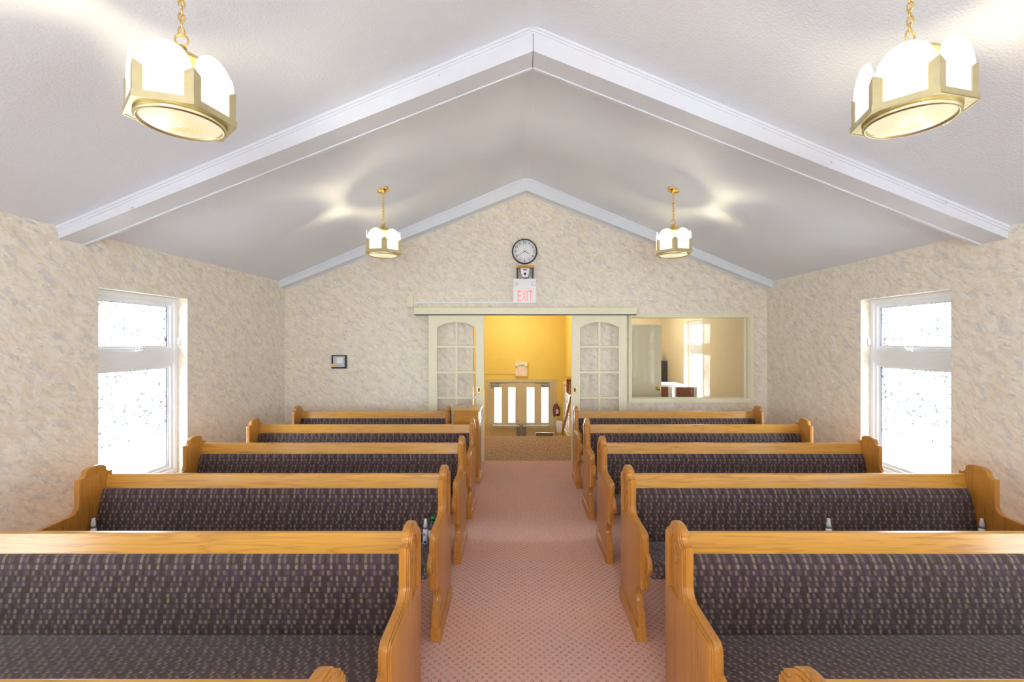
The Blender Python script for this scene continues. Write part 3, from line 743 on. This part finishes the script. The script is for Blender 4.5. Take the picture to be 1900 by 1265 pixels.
MB().box(-.11, -.0, -.31, .31, .33, .35, .003).build('top_rail', M['wood_y'], wr)
# unseen ceiling light added to light the lobby
lc = tag(empty('added_ceiling_light', (-.2, 9.6, 2.6)), 'round frosted ceiling light added out of view in the lobby', 'ceiling light')
MB().lathe([(0, 0), (.16, 0), (.16, -.03), (.13, -.07), (.06, -.10), (0, -.105)], 32).build('globe', M['lampglass'], lc)
def pt(parent, loc, watts, color, r=.05):
    d = bpy.data.lights.new('bulb', 'POINT'); d.energy = watts; d.color = color; d.shadow_soft_size = r
    o = bpy.data.objects.new('bulb', d); COL.objects.link(o); o.parent = parent; o.location = loc; return o
pt(lc, (0, 0, -.22), 36, (1.0, .96, .88), .1)

oc = tag(empty('added_ceiling_light', (2.7, 10.0, 2.65)), 'round frosted ceiling light added out of view in the office', 'ceiling light')  # unseen fixture added to brighten the dim office
MB().lathe([(0, 0), (.16, 0), (.16, -.03), (.13, -.07), (.06, -.10), (0, -.105)], 32).build('globe', M['lampglass'], oc)
pt(oc, (0, 0, -.22), 17, (1.0, .93, .80), .1)
MB().box(.055, .085, LY - .008, LY + .001, LOBBY_Z + .02, PZ - .03, .002).build('astragal', M['doorpaint'], bpy.data.objects['door_4'])

# ------------------------------------------------------------------ pews
def offset_poly(poly, d):
    n = len(poly); out = []
    area = sum(poly[i][0] * poly[(i + 1) % n][1] - poly[(i + 1) % n][0] * poly[i][1] for i in range(n))
    s = 1 if area > 0 else -1
    for i in range(n):
        p0, p1, p2 = Vector(poly[i - 1]), Vector(poly[i]), Vector(poly[(i + 1) % n])
        e1 = (p1 - p0).normalized(); e2 = (p2 - p1).normalized()
        n1 = Vector((-e1.y, e1.x)) * s; n2 = Vector((-e2.y, e2.x)) * s
        b = (n1 + n2); L = b.length
        if L < 1e-6: b = n1; k = 1
        else: b /= L; k = min(1 / max(b.dot(n1), .35), 2.0)
        out.append(tuple(p1 + b * d * k))
    return out
def arc(cx, cy, r, a0, a1, n, ry=None):
    ry = ry or r
    return [(cx + r * math.cos(math.radians(a0 + (a1 - a0) * k / n)), cy + ry * math.sin(math.radians(a0 + (a1 - a0) * k / n))) for k in range(n + 1)]
# profile in (v = forward from rear edge, z)
PW = .236
top = [(0, .60), (0, .880)]
top += [(.018, .880)] + arc(.018, .908, .028, -90, -12, 5)[1:]
top += arc(.118, .908, .074, 172, 8, 12, .032)
top += arc(PW - .018, .908, .028, 192, 270, 5)[:] + [(PW, .880)]
prof = [(0, .05)] + top + [(PW, .72)] + arc(PW + .055, .722, .055, 180, 262, 6)[1:] + [(.44, .660)] + arc(.485, .622, .036, 90, 10, 6) + [(.522, .60), (.522, .375)]
prof += [(.516, .340), (.462, .340), (.456, .330)]
prof += [(.452 - .050 * math.sin(math.radians(a)) ** .8, .330 - .160 * (a / 180)) for a in range(12, 172, 16)] + [(.452, .165), (.455, .150), (.455, .05)]
def keep_edges(off):
    out = []
    for (v0, z0), (v, z) in zip(prof, off):
        if z0 < .36 or v0 < .001: out.append((v0, z0 if z0 < .36 else z))
        else: out.append((v, z))
    return out
LOWER_CUT = .105
def end_panel(name, xo, s, parent):
    """xo = outer face x, s = +1 when outward is +x. thickness .045"""
    mb = MB()
    def place(bm, xc): # bm plane (v,z) -> (x = xc, y = -v, z)
        Mt = Matrix(((0, 0, 1, xc), (-1, 0, 0, 0), (0, 1, 0, 0), (0, 0, 0, 1)))
        mb.addbm(bm, Mt)
    place(curve_mesh([prof], .033, .003, 2), xo - s * (.045 - .0165))
    o1 = keep_edges(offset_poly(prof, .007)); o2 = keep_edges(offset_poly(prof, .017))
    lancet = [(.052, .625), (.052, .80)] + arc(.112, .80, .060, 180, 0, 14, .085)[1:] + [(.172, .80), (.172, .625)]
    inner = [(.060, .775), (.075, .79), (.088, .76), (.088, .63), (.060, .63)]
    place(curve_mesh([o1, lancet], .007, .0022, 2), xo - s * .0092)
    place(curve_mesh([o2, offset_poly(lancet, -.005)], .007, .0025, 2), xo - s * .0035)
    # trefoil cusp and sill inside the lancet
    cusp = [(.112, .845), (.128, .815), (.165, .800), (.140, .785), (.132, .765), (.112, .775), (.092, .765), (.084, .785), (.059, .800), (.096, .815)]
    rails = [(.106, .63), (.106, .775), (.118, .775), (.118, .63)]
    place(curve_mesh([cusp], .007, .0015, 1), xo - s * .0095)
    place(curve_mesh([rails], .006, .001, 1), xo - s * .010)
    sl = MB()
    xi = xo - s * .012
    mb.add([(xo - s * .002, -.050, .585), (xo - s * .002, -.174, .585), (xi, -.174, .63), (xi, -.050, .63), (xi, -.05, .585), (xi, -.174, .585)],
           [(0, 1, 2, 3), (0, 3, 4), (1, 5, 2), (0, 4, 5, 1)])
    o = mb.build(name, M['wood_z'], parent); smooth_by_angle(o, .5)
    b = MB(); b.box(*sorted((xo + s * .010, xo - s * .050)), -.458, .006, 0, .085, .004)
    b.build('base_moulding', M['wood_y'], o)
    return o
def make_pew(L):
    r = empty('church_pew'); h = L / 2; ix = h - .045
    for s in (-1, 1):
        end_panel('end_panel', s * h, s, r)
        ear = [(.515, .430)] + [(.515 + .078 * math.sin(math.radians(a)), .492 - .062 * math.cos(math.radians(a))) for a in range(10, 175, 12)] + [(.515, .555)]
        e = MB(); e.prism(ear, s * (h - .020), s * (h - .045), lambda p, q, a: (a, -p, q), .003); smooth_by_angle(e.build('seat_bracket', M['wood_z'], r), .5)
    # top rail: front face leans
    t = MB(); t.prism([(.012, .860), (.034, .860), (.038, .856), (.055, .765), (.020, .765)], -ix, ix, lambda p, q, a: (a, -p, q), .002)
    t.build('top_rail', M['wood_x'], r)
    bk = MB(); bk.prism([(.014, .77), (.048, .77), (.118, .40), (.085, .40)], -ix, ix, lambda p, q, a: (a, -p, q)); bk.build('back_board', M['wood_x'], r)
    cp = [(.050, .770), (.062, .772), (.074, .764), (.086, .735), (.100, .68), (.118, .60), (.136, .50), (.142, .45), (.13, .43), (.09, .43)]
    c = MB(); c.prism(cp, -ix + .001, ix - .001, lambda p, q, a: (a, -p, q), .004); smooth_by_angle(c.build('back_cushion', M['fabric'], r), .9)
    sp = [(.10, .435), (.12, .447), (.30, .470), (.48, .500), (.54, .510), (.575, .508), (.598, .492), (.605, .470), (.600, .448), (.580, .432), (.55, .425), (.12, .385)]
    c = MB(); c.prism(sp, -ix + .001, ix - .001, lambda p, q, a: (a, -p, q), .006); smooth_by_angle(c.build('seat_cushion', M['fabric'], r), .9)
    sb = MB(); sb.prism([(.10, .365), (.46, .397), (.46, .415), (.10, .385)], -ix, ix, lambda p, q, a: (a, -p, q)); sb.build('seat_board', M['wood_x'], r)
    for x in (0.0,):
        MB().box(x - .02, x + .02, -.42, -.10, 0, .37, .003).build('centre_leg', M['wood_z'], r)
    return r
ROWS = [5.88, 4.94, 4.045, 3.115, 2.17, 1.225]
NTH = ['against the gable wall, farthest row', 'second row from the gable wall', 'third row from the gable wall', 'fourth row from the gable wall', 'second nearest row to the viewer', 'nearest row, cut by the frame']
EXTRA = [None, None, None, None, None, None]
proto = make_pew(2.36)
first = True
for side, cx in (('left', -.465 - 1.18), ('right', .70 + 1.18)):
    for k, y in enumerate(ROWS):
        if side == 'left' and k == 0: continue
        o = proto if first else copy_tree(proto); first = False
        o.location = (cx, y, 0)
        lab = 'oak pew with purple cushions %s of the aisle, %s' % (side, NTH[k])
        tag(o, lab, 'pew', 'oak pews on both sides of the aisle')
o = make_pew(1.964); o.location = (-1.843, ROWS[0], 0)
tag(o, 'shorter oak pew left of the aisle beside the wooden box stand', 'pew', 'oak pews on both sides of the aisle')

# ------------------------------------------------------------------ wooden box stand at the back left
cab = tag(empty('collection_stand', (-.655, 5.85, 0)), 'narrow oak stand with slotted lid between the short pew and doorway', 'stand')
MB().box(-.155, .160, -.185, .185, .06, .735, .004).build('lower_body', M['wood_z'], cab)
MB().box(-.16, .165, -.195, .195, .735, .755, .004).build('middle_moulding', M['wood_x'], cab)
MB().box(-.152, .157, -.180, .18, .755, .885, .003).build('upper_box', M['wood_x'], cab)
lid = MB().box(-.175, .182, -.225, .225, .885, .908, .005).build('lid', M['wood_x'], cab)
MB().lathe([(0, 0), (.016, 0), (.016, .002), (0, .002)], 16, Matrix.Translation((.0, .02, .9075))).build('slot', M['black'], lid)
MB().box(-.165, .180, -.20, .20, 0, .06, .004).build('base', M['wood_x'], cab)

# ------------------------------------------------------------------ bottles on the pew in the fourth row
def spray_bottle(x, y, z, rz, label):
    b = tag(empty('spray_bottle', (x, y, z), rz), label, 'spray bottle', 'white spray bottles on the fourth row of pews')
    MB().lathe([(0, 0), (.0165, 0), (.018, .004), (.018, .082), (.016, .092), (.010, .098), (0, .098)], 20).build('body', M['white'], b)
    MB().lathe([(0, .098), (.0155, .098), (.0155, .106), (.012, .108), (0, .108)], 20).build('collar', M['steel'], b)
    MB().lathe([(0, .107), (.0145, .107), (.013, .125), (.0095, .15), (.009, .158), (0, .158)], 20).build('cap', M['white'], b)
    for q in ((-.010, -.002, .055, .072), (-.008, .006, .010, .024)): MB().box(q[0], q[1], -.0195, -.017, q[2], q[3], .001).build('print', M['blue'], b)
    return b
spray_bottle(-2.752, 2.945, .4545, .3, 'small white spray bottle at the wall end of the left pew')
spray_bottle(-.598, 2.930, .4565, 0, 'small white spray bottle next to the green capped bottle')
spray_bottle(2.005, 2.940, .4550, -.3, 'small white spray bottle midway along the right pew')
spray_bottle(2.995, 2.940, .4550, .2, 'small white spray bottle at the wall end of the right pew')
wb = tag(empty('water_bottle', (-.545, 2.90, .461)), 'clear drink bottle with green cap on the left pew beside the aisle', 'bottle')
t = NT('dark_clear_plastic'); t.b.inputs['Transmission Weight'].default_value = .7
wm = t.fin(rgb(120, 130, 140), .1)
MB().lathe([(0, 0), (.026, 0), (.029, .006), (.029, .045), (.027, .05), (.029, .055), (.029, .105), (.024, .13), (.012, .15), (.011, .162), (0, .162)], 24).build('body', wm, wb)
MB().lathe([(.0292, .055), (.0296, .056), (.0296, .10), (.0292, .101)], 24).build('paper_label', M['white'], wb)
MB().lathe([(0, .158), (.0145, .158), (.0145, .178), (.013, .18), (0, .18)], 20).build('cap', plain('green_cap', rgb(20, 130, 70), .4), wb)

# ------------------------------------------------------------------ hexagonal pendant lamps
LR = .215
def make_lamp(drop):
    L = empty('pendant_lamp')
    hexp = lambda R: [(R * math.cos(k * PI / 3), R * math.sin(k * PI / 3)) for k in range(6)]
    f = lambda p, q, a: (p, q, a)
    # base plate with round hole, turned up rim
    circ = [(.158 * math.cos(-2 * PI * k / 40), .158 * math.sin(-2 * PI * k / 40)) for k in range(40)]
    bm = curve_mesh([hexp(LR), circ], .004, 0)
    mb = MB(); mb.addbm(bm, Matrix.Translation((0, 0, .004)))
    ho, hi = hexp(LR), hexp(LR - .006)
    for k in range(6):
        j = (k + 1) % 6
        q = [ho[k], ho[j], hi[j], hi[k]]; mb.prism(q, 0, .030, f)
    mb.build('base_ring', M['abrass'], L)
    mb = MB(); mb.lathe([(.150, .01), (.164, .01), (.168, .0), (.168, -.014), (.160, -.020), (.152, -.016), (.150, .01)], 48); mb.build('lens_rim', M['abrass'], L)
    pr = [(.153, -.006)]
    for k in range(16):
        r = .150 * (1 - k / 16); z = -.008 - .018 * (1 - (r / .15) ** 2) - (.004 if k % 2 else 0); pr.append((r, z))
    pr.append((0, -.028)); mb = MB(); mb.lathe(pr, 48)
    mb.build('bottom_lens', M['lens'], L)
    # corner posts: bent chevron plates
    pw = .034; R2 = LR - .008
    for k in range(6):
        a = k * PI / 3; c = Vector((R2 * math.cos(a), R2 * math.sin(a), 0)); mb = MB()
        for s in (-1, 1):
            d = Vector((math.cos(a + s * 2 * PI / 3), math.sin(a + s * 2 * PI / 3), 0))
            nrm = Vector((math.cos(a), math.sin(a), 0)) * .003
            zt = .155
            P = [c + nrm + Vector((0, 0, .026)), c + nrm + Vector((0, 0, zt)), c + nrm + d * pw + Vector((0, 0, zt - .022)), c + nrm + d * pw + Vector((0, 0, .026))]
            Q = [p - nrm * 1.6 for p in P]
            mb.add(P + Q, [(0, 1, 2, 3), (7, 6, 5, 4), (0, 4, 5, 1), (1, 5, 6, 2), (2, 6, 7, 3), (3, 7, 4, 0)])
        mb.build('corner_post', M['abrass'], L)
    # opal glass panels with arched tops
    side = R2; ap = R2 * math.cos(PI / 6)
    for k in range(6):
        a = k * PI / 3 + PI / 6; hw = side / 2 - .004
        out = [(-hw, .01), (-hw, .135)] + arc(0, .135, hw, 180, 0, 20, .118)[1:-1] + [(hw, .135), (hw, .01)]
        bm = curve_mesh([out], .004, .0012, 1)
        n_ = Vector((math.cos(a), math.sin(a), 0)); t_ = Vector((-math.sin(a), math.cos(a), 0))
        Mt = Matrix.Identity(4)
        for i in range(3): Mt[i][0] = t_[i]; Mt[i][1] = (0, 0, 1)[i]; Mt[i][2] = n_[i]; Mt[i][3] = n_[i] * (ap - .004)
        smooth_by_angle(MB().addbm(bm, Mt).build('glass_panel', M['lampglass'], L), .5)
    # top cap on three arms, neck, loop
    mb = MB(); mb.lathe([(.118, .235), (.12, .243), (.105, .262), (.07, .283), (.035, .297), (.022, .305), (.020, .325), (.012, .333), (0, .335)], 40)
    for k in range(3):
        a = k * 2 * PI / 3 + PI / 6
        mb.tube([((ap - .010) * math.cos(a), (ap - .010) * math.sin(a), .02), ((ap - .02) * math.cos(a), (ap - .02) * math.sin(a), .12), (.11 * math.cos(a), .11 * math.sin(a), .245)], .004, 6)
    mb.lathe([(0, .20), (.03, .20), (.03, .236), (.118, .236)], 24)
    mb.build('top_cap', M['brass'], L)
    lp = MB(); lp.tube([(.025 * math.cos(2 * PI * k / 20), 0, .357 + .027 * math.sin(2 * PI * k / 20)) for k in range(20)], .004, 8, True); lp.build('loop', M['brass'], L)
    ch = MB(); z = .395; k = 0
    while z < drop - .045:
        pts = []
        for q in range(16):
            a = 2 * PI * q / 16; u = .0115 * math.cos(a); v = .020 * math.sin(a)
            tw = k * PI / 2 + .35
            pts.append((u * math.cos(tw), u * math.sin(tw), z + v))
        ch.tube(pts, .0032, 6, True); z += .031; k += 1
    ch.tube([(.006 * math.sin(k * .9), .006 * math.cos(k * .9), .38 + (drop - .41) * k / 24) for k in range(25)], .0022, 6)
    ch.build('chain', M['brass'], L)
    cn = MB(); cn.lathe([(0, -.045), (.010, -.045), (.014, -.036), (.03, -.03), (.055, -.022), (.066, -.010), (.068, 0), (0, 0)], 36)
    cn = cn.build('canopy', M['brass'], L); cn.location = (0, 0, drop)
    pt(L, (0, 0, .13), LAMP_WATTS, (1.0, .80, .50), .045)
    return L
DROP = .715
lamp0 = make_lamp(DROP)
LAMPS = [(-1.485, 2.005, 17.5, 'pendant lamp hanging at the upper left, large and near the viewer'),
         (1.705, 1.98, 14.0, 'pendant lamp hanging at the upper right, large and near the viewer'),
         (-1.500, 5.045, 50.0, 'smaller distant pendant lamp hanging left of the clock'),
         (1.718, 5.045, 16.0, 'smaller distant pendant lamp hanging right of the clock'),
         (-1.485, -1.4, 10.0, 'pendant lamp added behind the viewer on the left for fill light'),  # this lamp and the next are added out of view as fill
         (1.70, -1.4, 25.0, 'pendant lamp added behind the viewer on the right for fill light')]
for i, (x, y, ang, lab) in enumerate(LAMPS):
    o = lamp0 if i == 0 else copy_tree(lamp0)
    o.location = (x, y, ceil_z(x) - DROP); o.rotation_euler = (0, 0, math.radians(ang))
    tag(o, 'brass and opal glass ' + lab, 'pendant lamp', 'hexagonal pendant lamps')
    tilt = math.atan(SLOPE) * (1 if x > XM else -1)
    for c in [q for q in bpy.data.objects if q.parent == o and q.name.startswith('canopy')]:
        c.rotation_mode = 'QUATERNION'
        c.rotation_quaternion = (Matrix.Rotation(-math.radians(ang), 4, 'Z') @ Matrix.Rotation(tilt, 4, 'Y')).to_quaternion()
